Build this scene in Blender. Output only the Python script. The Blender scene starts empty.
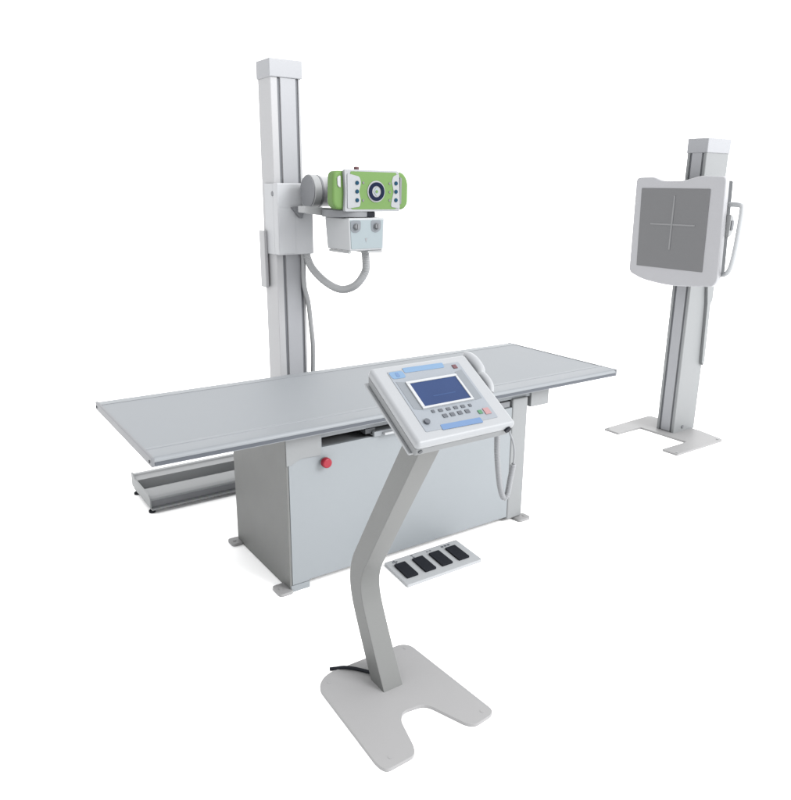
import bpy, bmesh, math, random
from mathutils import Matrix, Vector
random.seed(4)
S = bpy.context.scene
COL = S.collection

# ------------------------------------------------------------------ camera
cam = bpy.data.cameras.new('camera')
camo = bpy.data.objects.new('camera', cam)
COL.objects.link(camo)
camo.matrix_world = (Matrix.Translation((-1.79673, -2.76642, 1.59548))
                     @ Matrix.Rotation(-0.597303, 4, 'Z')
                     @ Matrix.Rotation(1.289586, 4, 'X')
                     @ Matrix.Rotation(0.0081056, 4, 'Z'))
cam.sensor_fit = 'HORIZONTAL'
cam.sensor_width = 36.0
cam.lens = 36.0 * 725.256 / 791.0
cam.clip_start = 0.05
cam.clip_end = 500
S.camera = camo

# ------------------------------------------------------------------ studio light
WORLD = 2.5
S.view_settings.view_transform = 'Standard'
S.view_settings.look = 'None'
S.view_settings.exposure = 0.0
S.view_settings.gamma = 1.0
w = bpy.data.worlds.new('World')
S.world = w
w.use_nodes = True
nt = w.node_tree
bg = nt.nodes['Background']
bg.inputs['Color'].default_value = (1.0, 1.0, 1.0, 1)
# a white studio: bright on the right and overhead, dimmer on the far left
tcw = nt.nodes.new('ShaderNodeTexCoord')
dot = nt.nodes.new('ShaderNodeVectorMath')
dot.operation = 'DOT_PRODUCT'
dot.inputs[1].default_value = Vector((0.90, -0.20, 0.38)).normalized()
nt.links.new(tcw.outputs['Generated'], dot.inputs[0])
mr = nt.nodes.new('ShaderNodeMapRange')
mr.interpolation_type = 'SMOOTHSTEP'
mr.inputs['From Min'].default_value = -0.9
mr.inputs['From Max'].default_value = 0.7
mr.inputs['To Min'].default_value = WORLD * 0.64
mr.inputs['To Max'].default_value = WORLD * 1.16
nt.links.new(dot.outputs['Value'], mr.inputs['Value'])
nt.links.new(mr.outputs['Result'], bg.inputs['Strength'])


def area(name, loc, target, size, power):
    l = bpy.data.lights.new(name, 'AREA')
    l.shape = 'SQUARE'
    l.size = size
    l.energy = power
    o = bpy.data.objects.new(name, l)
    COL.objects.link(o)
    o.location = loc
    d = Vector(target) - Vector(loc)
    o.rotation_euler = d.to_track_quat('-Z', 'Y').to_euler()
    return o


area('softbox_key', (3.6, -8.2, 6.2), (0.2, 0, 0.8), 4.0, 1330)

# ------------------------------------------------------------------ materials
def srgb(r, g, b):
    f = lambda c: (c / 255 / 12.92) if c / 255 <= 0.04045 else ((c / 255 + 0.055) / 1.055) ** 2.4
    return (f(r), f(g), f(b), 1)


def mat(name, col, rough=0.5, metal=0.0, var=0.03, scale=6.0, bump=0.0, bscale=500, spec=0.3, emit=None, es=0):
    m = bpy.data.materials.new(name)
    col = tuple(c * 0.95 for c in col[:3]) if name != 'white_studio_floor' else col
    m.use_nodes = True
    n = m.node_tree
    p = n.nodes['Principled BSDF']
    p.inputs['Roughness'].default_value = rough
    p.inputs['Metallic'].default_value = metal
    p.inputs['Specular IOR Level'].default_value = spec
    tc = n.nodes.new('ShaderNodeTexCoord')
    nz = n.nodes.new('ShaderNodeTexNoise')
    nz.inputs['Scale'].default_value = scale
    nz.inputs['Detail'].default_value = 4
    n.links.new(tc.outputs['Object'], nz.inputs['Vector'])
    mx = n.nodes.new('ShaderNodeMix')
    mx.data_type = 'RGBA'
    mx.inputs[6].default_value = tuple(c * (1 - var) for c in col[:3]) + (1,)
    mx.inputs[7].default_value = tuple(min(1, c * (1 + var)) for c in col[:3]) + (1,)
    n.links.new(nz.outputs['Fac'], mx.inputs[0])
    n.links.new(mx.outputs[2], p.inputs['Base Color'])
    rr = n.nodes.new('ShaderNodeMapRange')
    rr.inputs['To Min'].default_value = max(0, rough - 0.06)
    rr.inputs['To Max'].default_value = min(1, rough + 0.06)
    n.links.new(nz.outputs['Fac'], rr.inputs['Value'])
    n.links.new(rr.outputs['Result'], p.inputs['Roughness'])
    if bump:
        b = n.nodes.new('ShaderNodeTexNoise')
        b.inputs['Scale'].default_value = bscale
        n.links.new(tc.outputs['Object'], b.inputs['Vector'])
        bn = n.nodes.new('ShaderNodeBump')
        bn.inputs['Strength'].default_value = bump
        bn.inputs['Distance'].default_value = 0.001
        n.links.new(b.outputs['Fac'], bn.inputs['Height'])
        n.links.new(bn.outputs['Normal'], p.inputs['Normal'])
    if emit:
        p.inputs['Emission Color'].default_value = emit
        p.inputs['Emission Strength'].default_value = es
    return m


M = {}
M['floor'] = mat('white_studio_floor', (0.985, 0.985, 0.985, 1), 0.9, var=0.0, spec=0.0)
M['white'] = mat('white_paint', (0.24, 0.242, 0.25, 1), 0.45, bump=0.05)
M['bright'] = mat('white_plastic', (0.235, 0.243, 0.252, 1), 0.4)
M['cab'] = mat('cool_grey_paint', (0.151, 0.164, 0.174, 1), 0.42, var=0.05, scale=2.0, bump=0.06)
M['side'] = mat('shade_toned_grey', (0.088, 0.0905, 0.0885, 1), 0.5, bump=0.06)  # darker than the front paint: part of the end panel's shade is in the colour
M['top'] = mat('grey_laminate', (0.149, 0.159, 0.169, 1), 0.55, var=0.05, scale=2.5, bump=0.03, spec=0.15)
M['alu'] = mat('brushed_aluminium', (0.15, 0.16, 0.17, 1), 0.5, 0.1, var=0.05, spec=0.2)
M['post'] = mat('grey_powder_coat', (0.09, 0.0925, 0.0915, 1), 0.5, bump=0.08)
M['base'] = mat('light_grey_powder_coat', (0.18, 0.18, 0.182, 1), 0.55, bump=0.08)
M['chan'] = mat('pale_anodised_channel', (0.196, 0.201, 0.213, 1), 0.4)
M['groove'] = mat('dark_groove', (0.1, 0.105, 0.115, 1), 0.6)
M['disc'] = mat('grey_plastic', (0.108, 0.112, 0.12, 1), 0.5)
M['green'] = mat('green_plastic', (0.074, 0.134, 0.04, 1), 0.5, spec=0.15)
M['face'] = mat('pale_blue_grey_panel', (0.15, 0.178, 0.19, 1), 0.45)
M['dark'] = mat('dark_grey_plastic', (0.035, 0.038, 0.042, 1), 0.5)
M['black'] = mat('black_rubber', (0.007, 0.008, 0.011, 1), 0.6, spec=0.1)
M['navy'] = mat('navy_plastic', (0.003, 0.006, 0.02, 1), 0.5, spec=0.05)
M['teal'] = mat('teal_button', (0.006, 0.03, 0.055, 1), 0.5, spec=0.05)
M['memb'] = mat('grey_membrane', (0.135, 0.148, 0.165, 1), 0.5)
M['memb_d'] = mat('darker_membrane', (0.1, 0.11, 0.122, 1), 0.5)
M['screen'] = mat('blue_screen', (0.010, 0.018, 0.045, 1), 0.35, var=0.3, spec=0.08, emit=srgb(42, 68, 122), es=0.45)
M['screen_txt'] = mat('screen_glow', (0.013, 0.024, 0.055, 1), 0.3, spec=0.08, emit=srgb(54, 82, 136), es=0.5)
M['blue'] = mat('sky_blue_print', (0.075, 0.13, 0.205, 1), 0.5)
M['blue2'] = mat('mid_blue_print', (0.055, 0.1, 0.185, 1), 0.5)
M['red'] = mat('red_plastic', (0.17, 0.004, 0.014, 1), 0.35)
M['pink'] = mat('pale_red_print', (0.19, 0.105, 0.11, 1), 0.5)
M['lgreen'] = mat('green_key_print', (0.03, 0.1, 0.05, 1), 0.5)
M['maroon'] = mat('maroon_plastic', (0.06, 0.02, 0.025, 1), 0.5)
M['key'] = mat('grey_key', (0.045, 0.05, 0.06, 1), 0.5)
M['panel'] = mat('grey_detector_panel', (0.091, 0.092, 0.096, 1), 0.55)
M['carr'] = mat('white_moulded_cover', (0.275, 0.281, 0.293, 1), 0.45)
M['shell'] = mat('white_console_plastic', (0.182, 0.189, 0.198, 1), 0.4)
M['tray'] = mat('tray_shade_grey', (0.1, 0.105, 0.109, 1), 0.45)  # grey carrying the shading of the console lip and flank
M['line'] = mat('pale_line', (0.135, 0.137, 0.142, 1), 0.5)
M['hose'] = mat('grey_corrugated_hose', (0.195, 0.2, 0.205, 1), 0.5)
M['cord'] = mat('grey_cord', (0.145, 0.15, 0.158, 1), 0.5)
M['stand'] = mat('pale_grey_paint', (0.145, 0.151, 0.155, 1), 0.45, bump=0.05)
M['plate'] = mat('pale_warm_plate', (0.18, 0.18, 0.182, 1), 0.5, bump=0.05)
M['bezel'] = mat('pale_lilac_plastic', (0.237, 0.239, 0.251, 1), 0.45)


# ------------------------------------------------------------------ mesh helpers
class MB:
    """collects shapes (world coordinates) into ONE mesh object"""
    def __init__(s):
        s.bm = bmesh.new()

    def _merge(s, b, T=None):
        if T is not None:
            b.transform(T)
        me = bpy.data.meshes.new('t')
        b.to_mesh(me)
        b.free()
        s.bm.from_mesh(me)
        bpy.data.meshes.remove(me)

    def box(s, x0, x1, y0, y1, z0, z1, bev=0.003, seg=2, T=None, taper=None):
        b = bmesh.new()
        vs = [b.verts.new((x, y, z)) for x in (x0, x1) for y in (y0, y1) for z in (z0, z1)]
        for f in ((0, 1, 3, 2), (4, 6, 7, 5), (0, 4, 5, 1), (2, 3, 7, 6), (0, 2, 6, 4), (1, 5, 7, 3)):
            b.faces.new([vs[i] for i in f])
        if taper:
            taper(b)
        bmesh.ops.recalc_face_normals(b, faces=b.faces)
        if bev:
            bmesh.ops.bevel(b, geom=b.edges[:], offset=bev, segments=seg, profile=0.5, affect='EDGES')
        s._merge(b, T)
        return s

    def prism(s, pts, axis, a0, a1, bev=0.002, seg=2, T=None):
        """polygon pts in the two other axes (in x,y,z order), extruded along axis"""
        b = bmesh.new()
        def mk(p, a):
            q = list(p)
            q.insert(axis, a)
            return b.verts.new(q)
        A = [mk(p, a0) for p in pts]
        B = [mk(p, a1) for p in pts]
        n = len(pts)
        fa = b.faces.new(A)
        fb = b.faces.new(B[::-1])
        for i in range(n):
            b.faces.new((A[i], B[i], B[(i + 1) % n], A[(i + 1) % n]))
        bmesh.ops.recalc_face_normals(b, faces=b.faces)
        if bev:
            es = [e for e in b.edges if e.calc_face_angle(0) > 0.5]
            bmesh.ops.bevel(b, geom=es, offset=bev, segments=seg, profile=0.5, affect='EDGES')
        s._merge(b, T)
        return s

    def cyl(s, p0, p1, r0, r1=None, n=32, bev=0.0, T=None, seg=2):
        r1 = r0 if r1 is None else r1
        p0, p1 = Vector(p0), Vector(p1)
        d = p1 - p0
        b = bmesh.new()
        bmesh.ops.create_cone(b, cap_ends=True, cap_tris=False, segments=n, radius1=r0, radius2=r1, depth=d.length)
        if bev:
            es = [e for e in b.edges if e.calc_face_angle(0) > 0.9]
            bmesh.ops.bevel(b, geom=es, offset=bev, segments=seg, profile=0.5, affect='EDGES')
        q = d.to_track_quat('Z', 'Y').to_matrix().to_4x4()
        b.transform(Matrix.Translation((p0 + p1) / 2) @ q)
        s._merge(b, T)
        return s

    def ring(s, c, axis, r_in, r_out, h, n=40):
        b = bmesh.new()
        c = Vector(c)
        ax = Vector(axis).normalized()
        u = ax.orthogonal().normalized()
        v = ax.cross(u)
        L = []
        for i in range(n):
            a = 2 * math.pi * i / n
            d = u * math.cos(a) + v * math.sin(a)
            L.append([b.verts.new(c + d * r_in), b.verts.new(c + d * r_out), b.verts.new(c + d * r_out + ax * h), b.verts.new(c + d * r_in + ax * h)])
        for i in range(n):
            A, B = L[i], L[(i + 1) % n]
            for k in range(4):
                b.faces.new((A[k], A[(k + 1) % 4], B[(k + 1) % 4], B[k]))
        bmesh.ops.recalc_face_normals(b, faces=b.faces)
        s._merge(b)
        return s

    def tube(s, pts, r, n=14, rfun=None, smooth=True, sub=8, flat=None):
        P = [Vector(p) for p in pts]
        if smooth and len(P) > 2:
            Q = []
            for i in range(len(P) - 1):
                a = P[max(i - 1, 0)]; p1 = P[i]; p2 = P[i + 1]; d = P[min(i + 2, len(P) - 1)]
                for k in range(sub):
                    t = k / sub
                    Q.append(0.5 * ((2 * p1) + (p2 - a) * t + (2 * a - 5 * p1 + 4 * p2 - d) * t * t + (3 * p1 - a - 3 * p2 + d) * t ** 3))
            Q.append(P[-1])
            P = Q
        b = bmesh.new()
        rings = []
        t0 = (P[1] - P[0]).normalized()
        u = t0.orthogonal().normalized()
        for i, p in enumerate(P):
            t = (P[min(i + 1, len(P) - 1)] - P[max(i - 1, 0)]).normalized()
            u = (u - t * u.dot(t)).normalized()
            v = t.cross(u)
            rr = rfun(i, len(P)) if rfun else r
            rings.append([b.verts.new(p + (u * math.cos(2 * math.pi * k / n) + v * math.sin(2 * math.pi * k / n)) * rr) for k in range(n)])
        for A, B in zip(rings, rings[1:]):
            for k in range(n):
                b.faces.new((A[k], A[(k + 1) % n], B[(k + 1) % n], B[k]))
        b.faces.new(rings[0][::-1])
        b.faces.new(rings[-1])
        bmesh.ops.recalc_face_normals(b, faces=b.faces)
        s._merge(b)
        return s

    def build(s, name, m, parent=None, origin=None):
        me = bpy.data.meshes.new(name)
        root = parent
        while root is not None and root.parent is not None:
            root = root.parent
        if root is not None:
            off = Vector(root.location)
        else:
            off = Vector(origin or (0, 0, 0))
        bmesh.ops.translate(s.bm, verts=s.bm.verts[:], vec=-off)
        s.bm.to_mesh(me)
        s.bm.free()
        for p in me.polygons:
            p.use_smooth = True
        me.set_sharp_from_angle(angle=math.radians(38))
        o = bpy.data.objects.new(name, me)
        COL.objects.link(o)
        me.materials.append(M[m])
        if parent is not None:
            o.parent = parent
        else:
            o.location = off
        wn = o.modifiers.new('wn', 'WEIGHTED_NORMAL')
        wn.keep_sharp = True
        return o


def thing(name, label, cat, loc):
    o = bpy.data.objects.new(name, None)
    COL.objects.link(o)
    o.location = loc
    o.empty_display_size = 0.1
    o['label'] = label
    o['category'] = cat
    return o


def rounded(pts, r, n=5):
    """round the corners of a polygon; r a number or a list"""
    out = []
    N = len(pts)
    for i in range(N):
        p = Vector(pts[i]); a = Vector(pts[i - 1]); c = Vector(pts[(i + 1) % N])
        rr = r[i] if isinstance(r, (list, tuple)) else r
        if rr <= 0:
            out.append(tuple(p)); continue
        da = (a - p); dc = (c - p)
        k = min(rr, da.length * 0.48, dc.length * 0.48)
        A = p + da.normalized() * k
        C = p + dc.normalized() * k
        for j in range(n + 1):
            t = j / n
            out.append(tuple(A * (1 - t) ** 2 + p * 2 * t * (1 - t) + C * t * t))
    return out


# ------------------------------------------------------------------ setting: white studio floor
b = MB()
bb = bmesh.new()
bmesh.ops.create_circle(bb, cap_ends=True, segments=96, radius=120)
b._merge(bb)
fl = b.build('floor', 'floor')
fl['kind'] = 'structure'

# ------------------------------------------------------------------ patient table
L2, W2, H = 1.1875, 0.405, 0.72
tb = thing('patient_table', 'long grey examination table with floating flat top on a boxy pedestal and red stop button', 'table', (0, 0, 0))
b = MB().box(-L2 + 0.012, L2 - 0.012, -W2 + 0.115, W2 - 0.06, H - 0.022, H - 0.0015, 0.001)
b.build('tabletop', 'top', tb)
# side rails: aluminium profiles along both long edges (section in y,z)
prof = [(-W2, H - 0.033), (-W2 + 0.115, H - 0.033), (-W2 + 0.115, H), (-W2 + 0.098, H), (-W2 + 0.096, H - 0.0025),
        (-W2 + 0.088, H - 0.0025), (-W2 + 0.086, H), (-W2 + 0.010, H), (-W2 + 0.002, H - 0.006), (-W2, H - 0.012),
        (-W2, H - 0.017), (-W2 + 0.005, H - 0.019), (-W2 + 0.005, H - 0.024), (-W2, H - 0.026)]
MB().prism(prof, 0, -L2 + 0.006, L2 - 0.006, 0).build('side_rail', 'alu', tb)
MB().box(-L2 + 0.012, L2 - 0.012, -W2 - 0.0006, -W2 + 0.004, H - 0.0305, H - 0.0175, 0).build('rail_shade_strip', 'key', tb)  # dark strip added so the rail front looks shaded
prof2 = [(-y * 1.0 if True else y, z) for y, z in [(-W2, H - 0.033), (-W2 + 0.06, H - 0.033), (-W2 + 0.06, H), (-W2 + 0.010, H), (-W2 + 0.002, H - 0.006), (-W2, H - 0.012)]]
MB().prism(prof2, 0, -L2 + 0.006, L2 - 0.006, 0).build('side_rail', 'alu', tb)
for sx in (-1, 1):
    x = sx * L2
    e = MB().box(min(x, x - sx * 0.012), max(x, x - sx * 0.012), -W2 - 0.001, W2 + 0.001, H - 0.034, H + 0.001, 0.003)
    ec = e.build('end_cap', 'disc', tb)
    for yy in (-W2 + 0.02, W2 - 0.02):
        MB().cyl((x, yy, H - 0.018), (x + sx * 0.003, yy, H - 0.018), 0.006, n=16).build('screw', 'dark', ec)
# sub-frame under the top
MB().box(-0.60, 0.60, -0.20, 0.16, 0.652, H - 0.036, 0.003).build('carriage_frame', 'dark', tb)
for yy in (-0.325, 0.20):
    MB().box(-0.62, 0.74, yy, yy + 0.03, 0.640, H - 0.035, 0.003).build('guide_rail', 'alu', tb)
MB().box(0.655, 0.775, -0.335, 0.16, 0.585, H - 0.036, 0.004).build('end_bracket', 'stand', tb)
MB().box(-0.72, -0.672, 0.08, 0.20, 0.63, H - 0.036, 0.004).build('end_bracket', 'dark', tb)
# pedestal
PX0, PX1, PF, PB = -0.660, 0.632, -0.338, 0.215
b = MB()
b.prism([(PX0 + 0.012, 0.03), (-0.572, 0.03), (-0.568, 0.034), (0.53, 0.034), (0.53, 0.605), (-0.50, 0.605), (-0.50, 0.682), (PX0 + 0.012, 0.682)], 1, PF, PF + 0.02, 0.002)
b.build('front_panel', 'cab', tb)
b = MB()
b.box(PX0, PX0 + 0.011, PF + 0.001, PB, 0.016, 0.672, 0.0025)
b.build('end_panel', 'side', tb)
b = MB()
b.box(0.533, PX1, PF - 0.001, PF + 0.03, 0.018, 0.645, 0.008, 3)
b.box(PX1 - 0.012, PX1, PF + 0.031, PB, 0.018, 0.645, 0.002)
b.build('corner_cover', 'stand', tb)
MB().box(PX0 + 0.012, PX1 - 0.013, PB - 0.02, PB - 0.001, 0.034, 0.66, 0.002).build('rear_panel', 'cab', tb)
MB().box(PX0 + 0.013, PX1 - 0.014, PF + 0.022, PB - 0.022, 0.585, 0.596, 0).build('inner_shelf', 'cord', tb)
# tab plate over the front panel corner
tab = rounded([(PX0 + 0.001, 0.683), (-0.507, 0.683), (-0.507, 0.574), (-0.598, 0.578), (-0.632, 0.560), (PX0 + 0.001, 0.556)], [0.004, 0.004, 0.006, 0.03, 0.02, 0.003])
MB().prism(tab, 1, PF - 0.006, PF - 0.0005, 0.0015).build('cover_tab', 'stand', tb)
# lower toe strip + feet
MB().box(PX0 + 0.004, -0.570, PF - 0.002, PF + 0.03, 0.0, 0.029, 0.002).build('toe_plate', 'cab', tb)
for fx0, fx1, fy0, fy1 in ((-0.712, -0.648, -0.352, -0.268), (-0.706, -0.648, 0.166, 0.236), (0.588, 0.668, -0.372, -0.312), (0.60, 0.668, 0.166, 0.236)):
    f = MB().prism(rounded([(fx0, fy0), (fx1, fy0), (fx1, fy1), (fx0, fy1)], 0.018), 2, 0.0, 0.014, 0.002)
    fo = f.build('mounting_foot', 'base', tb)
    cx = fx0 + 0.022 if fx0 < 0 else fx1 - 0.022
    MB().cyl((cx, (fy0 + fy1) / 2, 0.013), (cx, (fy0 + fy1) / 2, 0.0165), 0.008, n=20).build('bolt', 'base', fo)
MB().box(-0.655, -0.60, -0.30, PB - 0.03, 0.0, 0.016, 0.001).build('skid', 'side', tb)
# emergency stop
es = MB().cyl((-0.493, PF - 0.0005, 0.545), (-0.493, PF - 0.012, 0.545), 0.017, n=28, bev=0.002).build('stop_collar', 'alu', tb)
MB().cyl((-0.493, PF - 0.010, 0.545), (-0.493, PF - 0.036, 0.545), 0.0215, 0.0205, n=36, bev=0.006, seg=3).build('emergency_stop', 'red', tb)
# cassette tray in the slot
tr = MB()
tr.box(-0.26, 0.34, -0.334, 0.10, 0.610, 0.616, 0.001)
tr.box(-0.26, 0.34, -0.352, -0.335, 0.607, 0.629, 0.003)
trr = tr.build('cassette_tray', 'alu', tb)
MB().box(-0.22, 0.30, -0.372, -0.353, 0.612, 0.624, 0.004).build('handle', 'bright', trr)
MB().box(-0.29, -0.24, -0.330, -0.29, 0.618, 0.640, 0.003).build('latch', 'dark', trr)
MB().box(0.34, 0.52, -0.332, -0.30, 0.607, 0.636, 0.003).build('cassette_stop', 'disc', tb)

# ------------------------------------------------------------------ floor track
tk = thing('floor_track', 'low grey metal channel track on the floor sticking out left behind the table pedestal', 'floor rail', (-0.3, 0.89, 0))
TX0, TX1 = -0.917, 0.30
pf = [(0.975, 0.022), (1.055, 0.022), (1.055, 0.115), (1.030, 0.115), (1.024, 0.106), (0.975, 0.100)]
MB().prism(pf, 0, TX0 + 0.004, TX1, 0.0015).build('back_beam', 'hose', tk)
pf = [(0.722, 0.020), (0.885, 0.020), (0.885, 0.070), (0.850, 0.094), (0.745, 0.094), (0.724, 0.084), (0.724, 0.074), (0.745, 0.070), (0.745, 0.034), (0.722, 0.030)]
MB().prism(pf, 0, TX0 + 0.004, TX1, 0.0015).build('front_beam', 'stand', tk)
MB().box(TX0 + 0.005, TX1 - 0.001, 0.7375, 0.7445, 0.0345, 0.0695, 0).build('web_shade_strip', 'disc', tk)  # dark strip standing in for the shadow in the beam's undercut
MB().box(TX0 + 0.004, TX1, 0.886, 0.974, 0.030, 0.045, 0).build('channel_floor', 'hose', tk)
pf = rounded([(0.722, 0.034), (1.060, 0.044), (1.060, 0.122), (1.030, 0.122), (0.985, 0.104), (0.745, 0.102), (0.718, 0.090)], 0.006, 3)
MB().prism(pf, 0, TX0 - 0.004, TX0 + 0.003, 0.001).build('end_plate', 'stand', tk)
for yy in (0.755, 1.030):
    for xx in (TX0 + 0.012, 0.27):
        MB().cyl((xx, yy, 0.0), (xx, yy, 0.012), 0.017, n=20, bev=0.002).cyl((xx, yy, 0.011), (xx, yy, 0.040), 0.008, n=12).build('levelling_foot', 'black', tk)

# ------------------------------------------------------------------ x-ray tube stand
ts = thing('tube_stand', 'tall white column behind the table carrying a lime green tube head on an arm', 'x-ray stand', (-0.05, 0.88, 0.11))
CX0, CX1, CF, CB = -0.137, 0.031, 0.80, 0.945
Z0, Z1 = 0.12, 2.135
b = MB()
# column section with two grooves in the front (x,y) extruded in z
g = 0.016
sec = [(CX0, CF + 0.003), (CX0 + 0.003, CF), (-0.100, CF), (-0.100, CF + g), (-0.084, CF + g), (-0.084, CF + 0.003), (0.003, CF + 0.003), (0.003, CF + g), (0.018, CF + g), (0.018, CF), (CX1 - 0.003, CF), (CX1, CF + 0.003), (CX1, CB), (CX0, CB)]
b.prism(sec, 2, Z0, Z1, 0)
cm = b.build('column', 'white', ts)
MB().box(-0.0995, -0.0845, CF + 0.008, CF + 0.0155, Z0 + 0.01, Z1 - 0.004, 0).box(0.0035, 0.0175, CF + 0.008, CF + 0.0155, Z0 + 0.01, Z1 - 0.004, 0).build('groove_strip', 'groove', cm)
MB().box(-0.0825, 0.0015, CF - 0.0015, CF + 0.0025, Z0 + 0.01, Z1 - 0.002, 0.0005).build('channel_cover', 'chan', cm)
MB().box(CX0 - 0.006, CX1 + 0.008, CF - 0.008, CB + 0.006, Z1 - 0.002, 2.218, 0.004, 3).build('cap', 'chan', cm)
MB().box(-0.20, 0.10, 0.745, 1.03, 0.1195, 0.150, 0.004).build('foot_carriage', 'white', ts)
# carriage
b = MB()
b.box(-0.148, 0.055, 0.742, 0.796, 1.267, 1.628, 0.006, 3)
b.box(-0.146, -0.1375, 0.797, 0.90, 1.267, 1.626, 0.001)
b.box(0.0315, 0.044, 0.797, 0.90, 1.267, 1.626, 0.001)
car = b.build('carriage', 'carr', ts)
MB().box(-0.144, -0.052, 0.7395, 0.7418, 1.275, 1.505, 0.001).build('front_cover', 'carr', car)
MB().box(-0.165, -0.1465, 0.885, 0.950, 1.085, 1.385, 0.003).build('side_housing', 'white', ts)
MB().box(-0.146, -0.1375, 0.901, 0.945, 1.09, 1.38, 0.001).build('housing_mount', 'white', ts)
MB().cyl((-0.142, 0.80, 1.575), (-0.150, 0.80, 1.575), 0.012, n=18).build('lock_screw', 'disc', car)
# bracket for the cross arm: wedge
b = MB()
b.prism([(0.60, 1.525), (0.7415, 1.490), (0.7415, 1.618), (0.60, 1.640)], 0, -0.012, 0.07, 0.005)
br = b.build('arm_bracket', 'bright', ts)
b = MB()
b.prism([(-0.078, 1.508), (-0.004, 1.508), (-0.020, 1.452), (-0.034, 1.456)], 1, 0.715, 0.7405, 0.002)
b.build('gusset_shade', 'disc', br)  # dark triangle standing in for the shaded recess under the arm
# cross arm, axis X
AY, AZ = 0.620, 1.588
b = MB().cyl((0.010, AY, AZ), (0.26, AY, AZ), 0.0745, n=48, bev=0.003)
arm = b.build('cross_arm', 'white', ts)
MB().cyl((-0.036, AY, AZ), (0.004, AY, AZ), 0.083, n=56, bev=0.004).build('rim', 'hose', arm)
MB().cyl((-0.041, AY, AZ), (-0.0355, AY, AZ), 0.077, n=56, bev=0.002).build('end_disc', 'disc', arm)
MB().ring((0.0042, AY, AZ), (1, 0, 0), 0.0752, 0.0825, 0.010, 56).build('seal_ring', 'disc', arm)
# tube head --------------------------------------------------------
HF = 0.300
out = rounded([(-0.062, 1.506), (0.345, 1.503), (0.372, 1.53), (0.372, 1.645), (0.340, 1.684), (-0.056, 1.684)], [0.05, 0.03, 0.05, 0.06, 0.05, 0.03], 6)
b = MB().prism(out, 1, HF + 0.022, HF + 0.085, 0.014, 4)
head = b.build('tube_housing', 'green', ts)
MB().prism(rounded([(0.055, 1.515), (0.315, 1.515), (0.315, 1.672), (0.055, 1.672)], 0.04, 6), 1, HF + 0.0855, 0.56, 0.008, 3).build('rear_shell', 'white', head)
hin = rounded([(-0.036, 1.615), (-0.020, 1.605), (-0.020, 1.664), (-0.038, 1.655)], 0.008, 4)
MB().prism(hin, 1, HF + 0.016, HF + 0.024, 0.002).build('housing_clip', 'white', head)
MB().prism(rounded([(0.315, 1.53), (0.326, 1.53), (0.328, 1.655), (0.316, 1.66)], 0.008, 4), 1, HF + 0.016, HF + 0.024, 0.002).build('housing_clip', 'disc', head)
# control face frame: white plate with grip ends
fr = rounded([(-0.010, 1.497), (0.307, 1.496), (0.300, 1.588), (0.298, 1.688), (-0.010, 1.690), (-0.004, 1.59)], [0.012, 0.012, 0.02, 0.012, 0.012, 0.02], 4)
face = MB().prism(fr, 1, HF, HF + 0.0215, 0.004, 3).build('control_panel', 'shell', ts)
inn = rounded([(0.026, 1.508), (0.283, 1.507), (0.283, 1.679), (0.022, 1.681)], 0.008, 4)
MB().prism(inn, 1, HF - 0.002, HF + 0.001, 0.0008).build('faceplate', 'green', face)
padL = rounded([(0.004, 1.512), (0.072, 1.520), (0.078, 1.550), (0.068, 1.590), (0.080, 1.632), (0.070, 1.658), (0.004, 1.672)], 0.008, 3)
padR = rounded([(0.303, 1.510), (0.250, 1.518), (0.252, 1.540), (0.266, 1.590), (0.254, 1.638), (0.262, 1.662), (0.297, 1.674)], 0.008, 3)
MB().prism(padL, 1, HF - 0.0042, HF - 0.0015, 0.0008).build('key_pad', 'shell', face)
MB().prism(padR, 1, HF - 0.0042, HF - 0.0015, 0.0008).build('key_pad', 'shell', face)
for x in (0.056, 0.278):
    for z in (1.550, 1.590, 1.629):
        MB().cyl((x, HF - 0.004, z), (x, HF - 0.009, z), 0.0095, n=24, bev=0.0015).build('button', 'teal', face)
for x, z in ((0.090, 1.549), (0.242, 1.549), (0.243, 1.588), (0.242, 1.628), (0.092, 1.630)):
    MB().cyl((x, HF - 0.0015, z), (x, HF - 0.005, z), 0.0055, n=16).build('indicator', 'side', face)
RC = (0.164, 1.590)
MB().cyl((RC[0], HF - 0.0015, RC[1]), (RC[0], HF - 0.006, RC[1]), 0.050, n=56, bev=0.001).build('dial_plate', 'shell', face)
MB().ring((RC[0], HF - 0.0055, RC[1]), (0, -1, 0), 0.0265, 0.043, 0.006, 56).build('dial_ring', 'navy', face)
MB().prism([(RC[0] + 0.017 * math.cos(a), RC[1] + 0.022 * math.sin(a)) for a in [i * math.pi / 2 for i in range(4)]], 1, HF - 0.0085, HF - 0.0055, 0.001).build('dial_mark', 'face', face)
MB().cyl((RC[0], HF - 0.008, RC[1]), (RC[0], HF - 0.0105, RC[1]), 0.007, n=20).build('dial_centre', 'green', face)
MB().cyl((0.086, HF + 0.05, 1.678), (0.086, HF + 0.05, 1.704), 0.0135, 0.0125, n=24, bev=0.003).build('top_knob', 'maroon', ts)
for z in (1.55, 1.60):
    MB().cyl((0.056, 0.47, z), (-0.005, 0.47, z), 0.013, n=18, bev=0.002).build('side_knob', 'disc', ts)
# swivel under the head
b = MB().cyl((0.08, 0.43, 1.470), (0.08, 0.43, 1.504), 0.125, n=56, bev=0.004)
b.build('swivel_plate', 'disc', ts)
MB().box(0.06, 0.17, HF + 0.012, HF + 0.05, 1.469, 1.496, 0.004).build('swivel_latch', 'black', ts)
MB().prism([(-0.12, 1.488), (0.02, 1.470), (0.06, 1.470), (0.06, 1.508), (-0.12, 1.520)], 1, 0.50, 0.57, 0.004).build('swivel_bracket', 'hose', ts)
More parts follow.
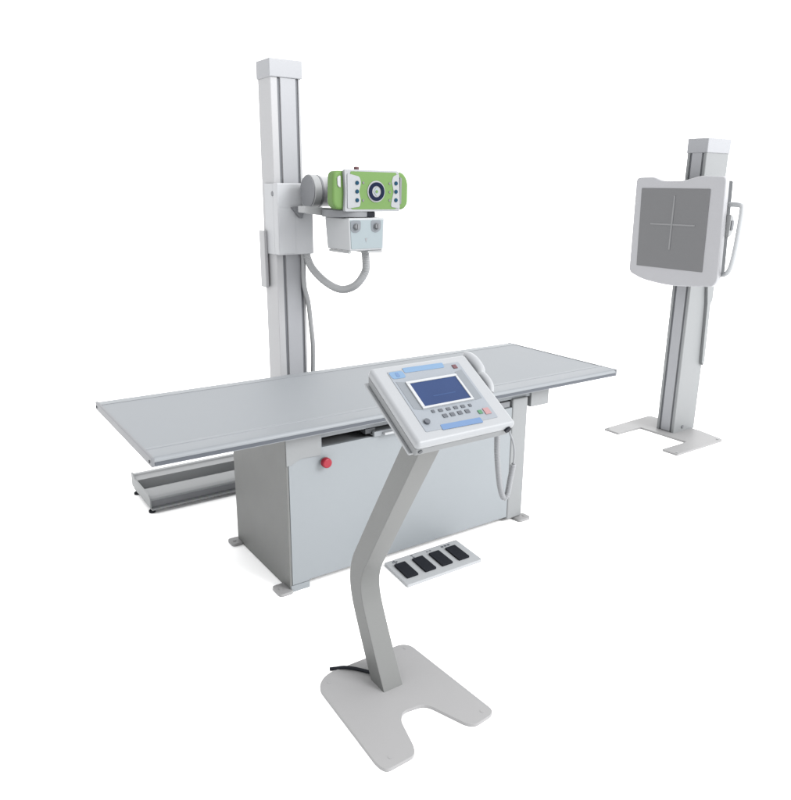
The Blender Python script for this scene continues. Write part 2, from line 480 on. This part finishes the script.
# collimator
def tp(bm_):
    for v in bm_.verts:
        if v.co.z < 1.4:
            v.co.x += 0.006 if v.co.x < 0.1 else -0.006
            v.co.y += -0.012 if v.co.y > 0.4 else 0.0
col = MB().box(0.010, 0.216, HF, 0.535, 1.312, 1.468, 0.007, 3, taper=tp).build('collimator', 'bright', ts)
MB().prism(rounded([(0.024, 1.322), (0.200, 1.322), (0.205, 1.458), (0.018, 1.458)], 0.005, 3), 1, HF - 0.003, HF + 0.001, 0.001).build('faceplate', 'face', col)
for x in (0.049, 0.164):
    MB().prism(rounded([(x - 0.030, 1.456), (x - 0.028, 1.405), (x, 1.396), (x + 0.026, 1.410), (x + 0.028, 1.456)], 0.012, 4), 1, HF - 0.0048, HF - 0.0025, 0.0008).build('dial_plate', 'memb_d', col)
    k = MB().cyl((x, HF - 0.0045, 1.428), (x, HF - 0.022, 1.428), 0.0155, 0.013, n=28, bev=0.003)
    k.box(x - 0.003, x + 0.003, HF - 0.027, HF - 0.020, 1.416, 1.440, 0.001)
    k.build('knob', 'disc', col)
MB().prism([(0.100, 1.372), (0.114, 1.374), (0.106, 1.352)], 1, HF - 0.0042, HF - 0.0025, 0).build('warning_mark', 'cord', col)
MB().box(0.012, 0.026, HF + 0.002, 0.50, 1.300, 1.3115, 0.002).build('slide_rail', 'hose', col)
MB().box(0.120, 0.205, HF + 0.002, 0.50, 1.300, 1.3115, 0.002).build('slide_rail', 'hose', col)
# hose loop and cable
def corr(i, n):
    return 0.0200 + (0.0014 if i % 2 else -0.0006)
hp = [(0.020, 0.765, 1.30), (0.022, 0.76, 1.255), (0.034, 0.72, 1.190), (0.070, 0.64, 1.125), (0.135, 0.56, 1.094), (0.205, 0.49, 1.120), (0.240, 0.45, 1.190), (0.248, 0.43, 1.250), (0.235, 0.42, 1.31)]
hp = [(x - (0.06 if i > 6 else 0.045 if i > 4 else 0.02 if i > 3 else 0), y, z) for i, (x, y, z) in enumerate(hp)]
MB().tube(hp, 0.018, n=18, rfun=corr, sub=14).build('hose', 'hose', ts)
cp = [(0.006, 0.778, 1.28), (0.008, 0.776, 1.22), (0.012, 0.782, 1.10), (0.036, 0.785, 1.0), (0.056, 0.80, 0.88), (0.076, 0.82, 0.76), (0.084, 0.84, 0.62), (0.080, 0.86, 0.40), (0.05, 0.87, 0.16)]
MB().tube(cp, 0.0135, n=14, sub=10).build('cable', 'hose', ts)

# ------------------------------------------------------------------ chest stand
cs = thing('chest_stand', 'upright white stand on forked base holding grey square panel marked with a cross', 'detector stand', (2.5, 0.12, 0))
KX0, KX1, KY0, KY1 = 2.425, 2.655, 0.058, 0.192
b = MB()
sec = [(KX0, KY0 + 0.003), (KX0 + 0.003, KY0), (KX1, KY0), (KX1, KY1), (KX0, KY1), (KX0, KY1 - 0.018), (KX0 + 0.014, KY1 - 0.018), (KX0 + 0.014, KY1 - 0.032), (KX0 + 0.003, KY1 - 0.032), (KX0 + 0.003, KY0 + 0.030), (KX0 + 0.014, KY0 + 0.030), (KX0 + 0.014, KY0 + 0.018), (KX0, KY0 + 0.018)]
b.prism(sec, 2, 0.012, 1.84, 0)
km = b.build('column', 'stand', cs)
MB().box(KX0 - 0.0015, KX0 + 0.0025, KY0 + 0.032, KY1 - 0.034, 0.02, 1.836, 0.0005).build('channel_cover', 'chan', km)
MB().box(KX0 + 0.007, KX0 + 0.0135, KY0 + 0.0185, KY0 + 0.0295, 0.02, 1.838, 0).box(KX0 + 0.007, KX0 + 0.0135, KY1 - 0.0315, KY1 - 0.0185, 0.02, 1.838, 0).build('groove_strip', 'groove', km)
MB().box(KX0 - 0.005, KX1 + 0.006, KY0 - 0.006, KY1 + 0.006, 1.835, 1.922, 0.005, 3).build('cap', 'chan', km)
MB().cyl((2.52, KY0 + 0.0005, 0.045), (2.52, KY0 - 0.006, 0.045), 0.011, n=20).build('bolt', 'disc', km)
pts = [(2.112, 0.392), (2.100, 0.268), (2.325, 0.258), (2.335, 0.03), (2.322, -0.095), (2.086, -0.102), (2.092, -0.218), (2.570, -0.192), (2.640, -0.08), (2.640, 0.33), (2.570, 0.412)]
pts = [(2.112, 0.390), (2.112, 0.268), (2.350, 0.268), (2.350, -0.098), (2.092, -0.098), (2.092, -0.212), (2.585, -0.206), (2.605, -0.19), (2.64, 0.0), (2.64, 0.40), (2.62, 0.412)]
bp = MB().prism(rounded(pts, 0.010, 4), 2, 0.0, 0.013, 0.002).build('base_plate', 'plate', cs)
for x, y in ((2.135, 0.37), (2.115, -0.195), (2.57, -0.18)):
    MB().cyl((x, y, 0.0125), (x, y, 0.016), 0.009, n=20).build('bolt', 'hose', bp)
# detector housing
XF = 2.262
def yz(pts, r, n=5):
    return rounded(pts, r, n)
outl = yz([(0.438, 1.690), (0.300, 1.692), (0.248, 1.668), (0.077, 1.667), (-0.020, 1.697), (-0.196, 1.690), (-0.222, 1.088), (-0.195, 1.050), (0.10, 1.022), (0.32, 1.045), (0.428, 1.085)],
          [0.03, 0.05, 0.05, 0.05, 0.05, 0.03, 0.05, 0.06, 0.15, 0.08, 0.03])
hs = MB().prism(outl, 0, XF, XF + 0.040, 0.008, 3).build('detector_bezel', 'bezel', cs)
core = yz([(0.425, 1.655), (-0.188, 1.668), (-0.210, 1.105), (0.415, 1.100)], 0.012)
MB().prism(core, 0, XF + 0.0405, XF + 0.088, 0.002).build('detector_body', 'dark', cs)
back = yz([(0.40, 1.645), (-0.150, 1.645), (-0.170, 1.10), (0.39, 1.09)], 0.02)
MB().prism(back, 0, XF + 0.0885, XF + 0.115, 0.006).build('back_cover', 'stand', cs)
MB().box(XF + 0.1155, KX0 - 0.001, 0.03, 0.22, 1.20, 1.55, 0.004).build('slide_carriage', 'stand', cs)
wi = yz([(0.386, 1.624), (-0.106, 1.620), (-0.117, 1.130), (0.369, 1.133)], 0.006, 3)
pn = MB().prism(wi, 0, XF - 0.0025, XF + 0.002, 0.0008).build('detector_panel', 'panel', cs)
MB().box(XF - 0.0042, XF - 0.0022, -0.029, 0.292, 1.399, 1.408, 0).build('cross_line', 'line', pn)
MB().box(XF - 0.0048, XF - 0.0044, 0.1275, 0.1385, 1.250, 1.578, 0).box(XF - 0.0046, XF - 0.0022, 0.1295, 0.1365, 1.2505, 1.5775, 0).build('cross_line', 'line', pn)
lt = MB().prism(rounded([(XF + 0.048, 1.475), (XF + 0.075, 1.465), (XF + 0.085, 1.445), (XF + 0.085, 1.375), (XF + 0.072, 1.352), (XF + 0.048, 1.345)], 0.006, 3), 1, -0.228, -0.198, 0.003)
lt.build('latch', 'hose', cs)
MB().box(XF + 0.055, XF + 0.078, -0.236, -0.2285, 1.385, 1.440, 0.002).build('latch_lever', 'disc', cs)
hd = [(2.325, -0.190, 1.532), (2.318, -0.245, 1.532), (2.304, -0.288, 1.526), (2.298, -0.298, 1.50), (2.290, -0.300, 1.40), (2.286, -0.296, 1.28), (2.288, -0.284, 1.19), (2.300, -0.262, 1.145), (2.318, -0.228, 1.125), (2.325, -0.19, 1.120)]
MB().tube(hd, 0.0145, n=16, sub=8).build('handle', 'bright', cs)
fl_ = MB().prism([(2.560, 1.10), (2.648, 1.10), (2.654, 0.915), (2.636, 0.885), (2.652, 0.50), (2.640, 0.468), (2.622, 0.49), (2.600, 0.89)], 1, 0.036, 0.0575, 0.003)
fl_.build('cable_guide', 'stand', cs)

# ------------------------------------------------------------------ control console on a post
cc = thing('control_console', 'slanted white control panel with blue screen on a bent grey post and forked base plate', 'control stand', (-0.65, -1.1, 0))
base = [(-0.852, -0.935), (-0.800, -0.890), (-0.490, -0.890), (-0.462, -0.915), (-0.440, -1.350), (-0.530, -1.360), (-0.552, -1.340), (-0.603, -1.197), (-0.683, -1.186), (-0.712, -1.216), (-0.742, -1.330), (-0.760, -1.358), (-0.862, -1.362), (-0.872, -1.325)]
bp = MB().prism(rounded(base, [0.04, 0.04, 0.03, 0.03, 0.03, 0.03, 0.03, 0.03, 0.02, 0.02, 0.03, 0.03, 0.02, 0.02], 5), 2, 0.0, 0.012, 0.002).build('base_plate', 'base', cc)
for x, y in ((-0.475, -1.325), (-0.825, -1.325), (-0.49, -0.92), (-0.81, -0.935)):
    MB().cyl((x, y, 0.0118), (x, y, 0.0130), 0.007, n=20, bev=0.0005).build('screw', 'base', bp)
def dense2(P, sub=5):
    P = [Vector(p) for p in P]
    Q = []
    for i in range(len(P) - 1):
        a = P[max(i - 1, 0)]; p1 = P[i]; p2 = P[i + 1]; d = P[min(i + 2, len(P) - 1)]
        for k in range(sub):
            t = k / sub
            Q.append(0.5 * ((2 * p1) + (p2 - a) * t + (2 * a - 5 * p1 + 4 * p2 - d) * t * t + (3 * p1 - a - 3 * p2 + d) * t ** 3))
    Q.append(P[-1])
    return Q
# post: path of the front edge in (y,z); section .075 wide and deep
PXA, PXB = -0.686, -0.611
fpts = [(-1.083, 0.006), (-1.021, 0.124), (-0.962, 0.245), (-0.942, 0.30), (-0.938, 0.345), (-0.952, 0.395), (-0.985, 0.452), (-1.041, 0.548), (-1.130, 0.698), (-1.245, 0.89), (-1.30, 0.985)]
fpts = [tuple(p) for p in dense2(fpts)]
bpts = []
for i, p in enumerate(fpts):
    a = Vector(fpts[max(0, i - 1)]); c = Vector(fpts[min(len(fpts) - 1, i + 1)])
    t = (c - a).normalized()
    nrm = Vector((t.y, -t.x))
    q = Vector(p) + nrm * 0.072
    bpts.append((q.x, q.y))
bpts[0] = (bpts[0][0], 0.006)
postpoly = fpts + bpts[::-1]
# build as a ruled strip so the long thin n-gon stays clean
b = MB()
bb = bmesh.new()
rows = []
for f_, k_ in zip(fpts, bpts):
    rows.append([bb.verts.new((PXA, f_[0], f_[1])), bb.verts.new((PXB, f_[0], f_[1])), bb.verts.new((PXB, k_[0], k_[1])), bb.verts.new((PXA, k_[0], k_[1]))])
for A, B in zip(rows, rows[1:]):
    for k in range(4):
        bb.faces.new((A[k], A[(k + 1) % 4], B[(k + 1) % 4], B[k]))
bb.faces.new(rows[0][::-1]); bb.faces.new(rows[-1])
bmesh.ops.recalc_face_normals(bb, faces=bb.faces)
le = [e for e in bb.edges if e.calc_face_angle(0) > 1.0]
bmesh.ops.bevel(bb, geom=le, offset=0.003, segments=2, profile=0.5, affect='EDGES')
b._merge(bb)
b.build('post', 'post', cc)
MB().tube([(-0.655, -0.995, 0.034), (-0.672, -0.978, 0.022), (-0.690, -0.948, 0.0185), (-0.708, -0.925, 0.0185), (-0.733, -0.902, 0.0185), (-0.755, -0.880, 0.010), (-0.77, -0.868, 0.0065)], 0.006, n=10).build('power_cord', 'black', cc)
# console head: local frame u = +x, v = down the slope, n = normal
U0, U1 = -0.812, -0.488
TOP = Vector((0, -1.194, 1.147)); BOT = Vector((0, -1.421, 1.0015))
vd = (BOT - TOP); VL = vd.length; vd.normalize()
nn = Vector((1, 0, 0)).cross(vd); nn = -nn if nn.z < 0 else nn
UW = U1 - U0
# matrix maps local (u, v, n) metres -> world
HT = Matrix(((1, 0, 0, U0), (0, vd.y, nn.y, TOP.y), (0, vd.z, nn.z, TOP.z), (0, 0, 0, 1)))
def hb(m=None):
    return m or MB()
def hbox(mb, u0, u1, v0, v1, n0, n1, bev=0.001, seg=2):
    mb.box(u0 * UW, u1 * UW, v0 * VL, v1 * VL, n0, n1, bev, seg, T=HT)
    return mb
def hpoly(mb, pts, n0, n1, bev=0.0005):
    mb.prism([(u * UW, v * VL) for u, v in pts], 2, n0, n1, bev, 2, T=HT)
    return mb
def tpb(bm_):
    for v in bm_.verts:
        if v.co.z < -0.04:
            v.co.y += 0.0 if v.co.y > 0.1 else 0.010
            v.co.x += 0.005 if v.co.x < 0.1 else -0.005
b = MB().box(0, UW, 0, VL, -0.028, 0.0, 0.011, 6, T=HT)
con = b.build('console_housing', 'shell', cc)
MB().box(0.0008, UW - 0.0008, 0.004, VL - 0.0012, -0.0505, -0.0215, 0.006, 4, T=HT, taper=tpb).build('shade_toned_tray', 'tray', con)  # lower half coloured grey in place of shading on lip and flank
# dark parting line, back plate
hbox(MB(), 0.03, 0.97, 0.06, 0.955, -0.0505, -0.0455, 0.0005).build('parting_seal', 'dark', con)
MB().box(-0.001, UW - 0.012, 0.006, VL - 0.013, -0.059, -0.0508, 0.003, 2, T=HT).build('back_plate', 'shell', cc)
hpoly(MB(), rounded([(0.128, 0.092), (0.868, 0.100), (0.858, 0.890), (0.125, 0.885)], 0.012, 3), -0.001, 0.0012).build('keypad_membrane', 'memb', con)
N1 = 0.0012
hpoly(MB(), [(0.150, 0.235), (0.222, 0.255), (0.226, 0.63), (0.150, 0.60)], N1 - 0.0002, N1 + 0.0006, 0).build('trim_strip', 'memb_d', con)
hpoly(MB(), [(0.758, 0.23), (0.842, 0.21), (0.838, 0.62), (0.760, 0.63)], N1 - 0.0002, N1 + 0.0006, 0).build('trim_strip', 'memb_d', con)
# bezel as a frame of four bars, screen set inside
bz = MB()
hbox(bz, 0.226, 0.750, 0.262, 0.290, N1 - 0.001, 0.0055, 0.001)
hbox(bz, 0.226, 0.750, 0.600, 0.624, N1 - 0.001, 0.0055, 0.001)
hbox(bz, 0.226, 0.256, 0.2905, 0.5995, N1 - 0.001, 0.0053, 0.001)
hbox(bz, 0.728, 0.750, 0.2905, 0.5995, N1 - 0.001, 0.0053, 0.001)
bezel = bz.build('screen_bezel', 'bright', con)
hbox(MB(), 0.2562, 0.7278, 0.2902, 0.5998, N1 - 0.0005, 0.0030, 0).build('screen', 'screen', con)
sm = MB()
hbox(sm, 0.395, 0.625, 0.484, 0.497, 0.0029, 0.0032, 0)
sm.build('screen_readout', 'screen_txt', bezel)
hpoly(MB(), rounded([(0.288, 0.072), (0.702, 0.080), (0.692, 0.148), (0.284, 0.140)], 0.012, 3), N1 - 0.0002, N1 + 0.0008, 0).build('title_strip', 'blue', con)
hpoly(MB(), rounded([(0.135, 0.103), (0.272, 0.106), (0.272, 0.200), (0.140, 0.196)], 0.03, 5), N1 - 0.0002, N1 + 0.0008, 0).build('emblem_patch', 'blue', con)
em = MB()
hpoly(em, rounded([(0.190, 0.120), (0.222, 0.122), (0.222, 0.180), (0.190, 0.178)], 0.014, 5), N1 + 0.0006, N1 + 0.0014, 0)
em.build('emblem', 'blue2', con)
hpoly(MB(), rounded([(0.283, 0.838), (0.686, 0.850), (0.684, 0.915), (0.278, 0.902)], 0.012, 3), N1 - 0.0002, N1 + 0.0008, 0).build('title_strip', 'blue2', con)
def key(u, v, m, w_=0.024, h_=0.026, name='key'):
    hbox(MB(), u - w_, u + w_, v - h_, v + h_, N1 - 0.0002, N1 + 0.0022, 0.0008).build(name, m, con)
for u, v in ((0.302, 0.670), (0.374, 0.674), (0.451, 0.676), (0.526, 0.677), (0.599, 0.680), (0.672, 0.684)):
    key(u, v, 'key', 0.020 if u not in (0.302, 0.672) else 0.014, 0.017)
for u in (0.381, 0.455, 0.532, 0.609):
    key(u, 0.748, 'key', 0.022, 0.022)
key(0.792, 0.792, 'pink', 0.030, 0.040)
key(0.722, 0.788, 'lgreen', 0.020, 0.024)
key(0.795, 0.160, 'maroon', 0.022, 0.026, 'stop_key')
MB().cyl(HT @ Vector((0.184 * UW, 0.778 * VL, N1)), HT @ Vector((0.184 * UW, 0.778 * VL, 0.008)), 0.0085, n=24, bev=0.0015).build('key_switch', 'key', con)
# front lip port and screw
MB().cyl(HT @ Vector((0.925 * UW, VL - 0.006, -0.020)), HT @ Vector((0.925 * UW, VL + 0.006, -0.020)), 0.0095, n=24, bev=0.001).build('port', 'black', con)
MB().cyl(HT @ Vector((0.055 * UW, VL - 0.006, -0.033)), HT @ Vector((0.055 * UW, VL + 0.002, -0.033)), 0.006, n=20).build('screw', 'dark', con)
# mount block joining head and post
MB().box(0.33 * UW, 0.67 * UW, 0.30 * VL, 0.85 * VL, -0.082, -0.0595, 0.003, T=HT).build('head_mount', 'post', cc)

# ------------------------------------------------------------------ hand switch with coiled cord, in its holder on the console's right flank
hw = thing('hand_switch', 'white hand switch clipped to the right flank of the console with grey coiled cord hanging', 'hand switch', (-0.47, -1.25, 1.05))
def loc(u, v, n):
    return HT @ Vector((UW + u, v, n))
hol = MB()
hol.tube([loc(0.004, -0.004, -0.016), loc(0.014, 0.004, -0.012), loc(0.020, 0.030, -0.010), loc(0.020, 0.060, -0.012), loc(0.012, 0.082, -0.018)], 0.02, n=20, rfun=lambda i, n: 0.0175 * (0.55 + 0.45 * math.sin(math.pi * min(1, (i + 3) / (n + 4)))), sub=8)
hol.build('grip', 'shell', hw)
MB().tube([loc(0.010, 0.070, -0.014), loc(0.017, 0.085, -0.012), loc(0.018, 0.115, -0.014), loc(0.010, 0.140, -0.02)], 0.012, n=18, rfun=lambda i, n: 0.0125 * (0.6 + 0.4 * math.sin(math.pi * min(1, (i + 2) / (n + 2)))), sub=8).build('trigger_end', 'shell', hw)
# holder plate against the housing
MB().box(UW + 0.0005, UW + 0.004, 0.01, 0.14, -0.036, -0.012, 0.001, T=HT).build('holder', 'bright', hw)
# coiled cord path
path = [(-0.4915, -1.35, 0.955), (-0.489, -1.35, 0.90), (-0.482, -1.35, 0.845), (-0.470, -1.35, 0.785), (-0.455, -1.35, 0.750), (-0.441, -1.35, 0.757), (-0.433, -1.35, 0.80), (-0.424, -1.35, 0.846)]
def dense(P, sub=40):
    P = [Vector(p) for p in P]
    Q = []
    for i in range(len(P) - 1):
        a = P[max(i - 1, 0)]; p1 = P[i]; p2 = P[i + 1]; d = P[min(i + 2, len(P) - 1)]
        for k in range(sub):
            t = k / sub
            Q.append(0.5 * ((2 * p1) + (p2 - a) * t + (2 * a - 5 * p1 + 4 * p2 - d) * t * t + (3 * p1 - a - 3 * p2 + d) * t ** 3))
    Q.append(P[-1])
    return Q
Q = dense(path, 60)
# resample by arc length, wind a helix
ln = [0]
for a, c in zip(Q, Q[1:]):
    ln.append(ln[-1] + (c - a).length)
tot = ln[-1]
turns = int(tot / 0.0047)
step = turns * 9
coil = []
j = 0
for i in range(step + 1):
    sL = tot * i / step
    while j < len(ln) - 2 and ln[j + 1] < sL:
        j += 1
    p = Q[j].lerp(Q[j + 1], (sL - ln[j]) / max(1e-9, ln[j + 1] - ln[j]))
    t = (Q[min(j + 2, len(Q) - 1)] - Q[max(j - 1, 0)]).normalized()
    u = Vector((0, 1, 0))
    v = t.cross(u).normalized()
    a = 2 * math.pi * i / 9
    coil.append(p + (u * math.cos(a) + v * math.sin(a)) * 0.0060)
MB().tube(coil, 0.0028, n=6, smooth=False).build('coiled_cord', 'cord', hw)
MB().tube([(-0.424, -1.35, 0.846), (-0.422, -1.35, 0.875), (-0.427, -1.35, 0.905), (-0.441, -1.345, 0.945), (-0.464, -1.33, 1.00), tuple(loc(0.010, 0.138, -0.02))], 0.0028, n=10).build('cord_lead', 'cord', hw)

# ------------------------------------------------------------------ foot switch
fs = thing('foot_switch', 'flat white pedal plate with four black pedals on the floor in front of the pedestal', 'foot switch', (-0.03, -0.47, 0))
MB().prism(rounded([(-0.236, -0.572), (0.172, -0.572), (0.192, -0.360), (-0.214, -0.360)], 0.008, 3), 2, 0.0, 0.014, 0.002).build('plate', 'bright', fs)
for x0 in (-0.208, -0.112, -0.020, 0.074):
    p = [(x0, -0.530), (x0 + 0.060, -0.530), (x0 + 0.072, -0.408), (x0 + 0.014, -0.408)]
    MB().prism(rounded(p, 0.004, 2), 2, 0.0135, 0.022, 0.0015).build('pedal', 'black', fs)
def arrow(mb, cx, cy, ang, ln_=0.015, w_=0.007):
    c_, s_ = math.cos(ang), math.sin(ang)
    P = [(0.001, -0.0014), (ln_ * 0.5, -0.0014), (ln_ * 0.5, -w_), (ln_, 0), (ln_ * 0.5, w_), (ln_ * 0.5, 0.0014), (0.001, 0.0014)]
    mb.prism([(cx + x * c_ - y * s_, cy + x * s_ + y * c_) for x, y in P], 2, 0.0138, 0.0146, 0)
for i, (cx, dirs) in enumerate(((-0.172, (0, 1, 2, 3)), (-0.076, (1, 3)), (0.014, (0, 2)))):
    mb = MB()
    for d in dirs:
        arrow(mb, cx, -0.383, d * math.pi / 2)
    mb.build('pedal_symbol', 'key', fs)
mb = MB()
for k in range(3):
    mb.box(0.085 + k * 0.018, 0.098 + k * 0.018, -0.389, -0.377, 0.0138, 0.0146, 0)
mb.build('pedal_symbol', 'key', fs)
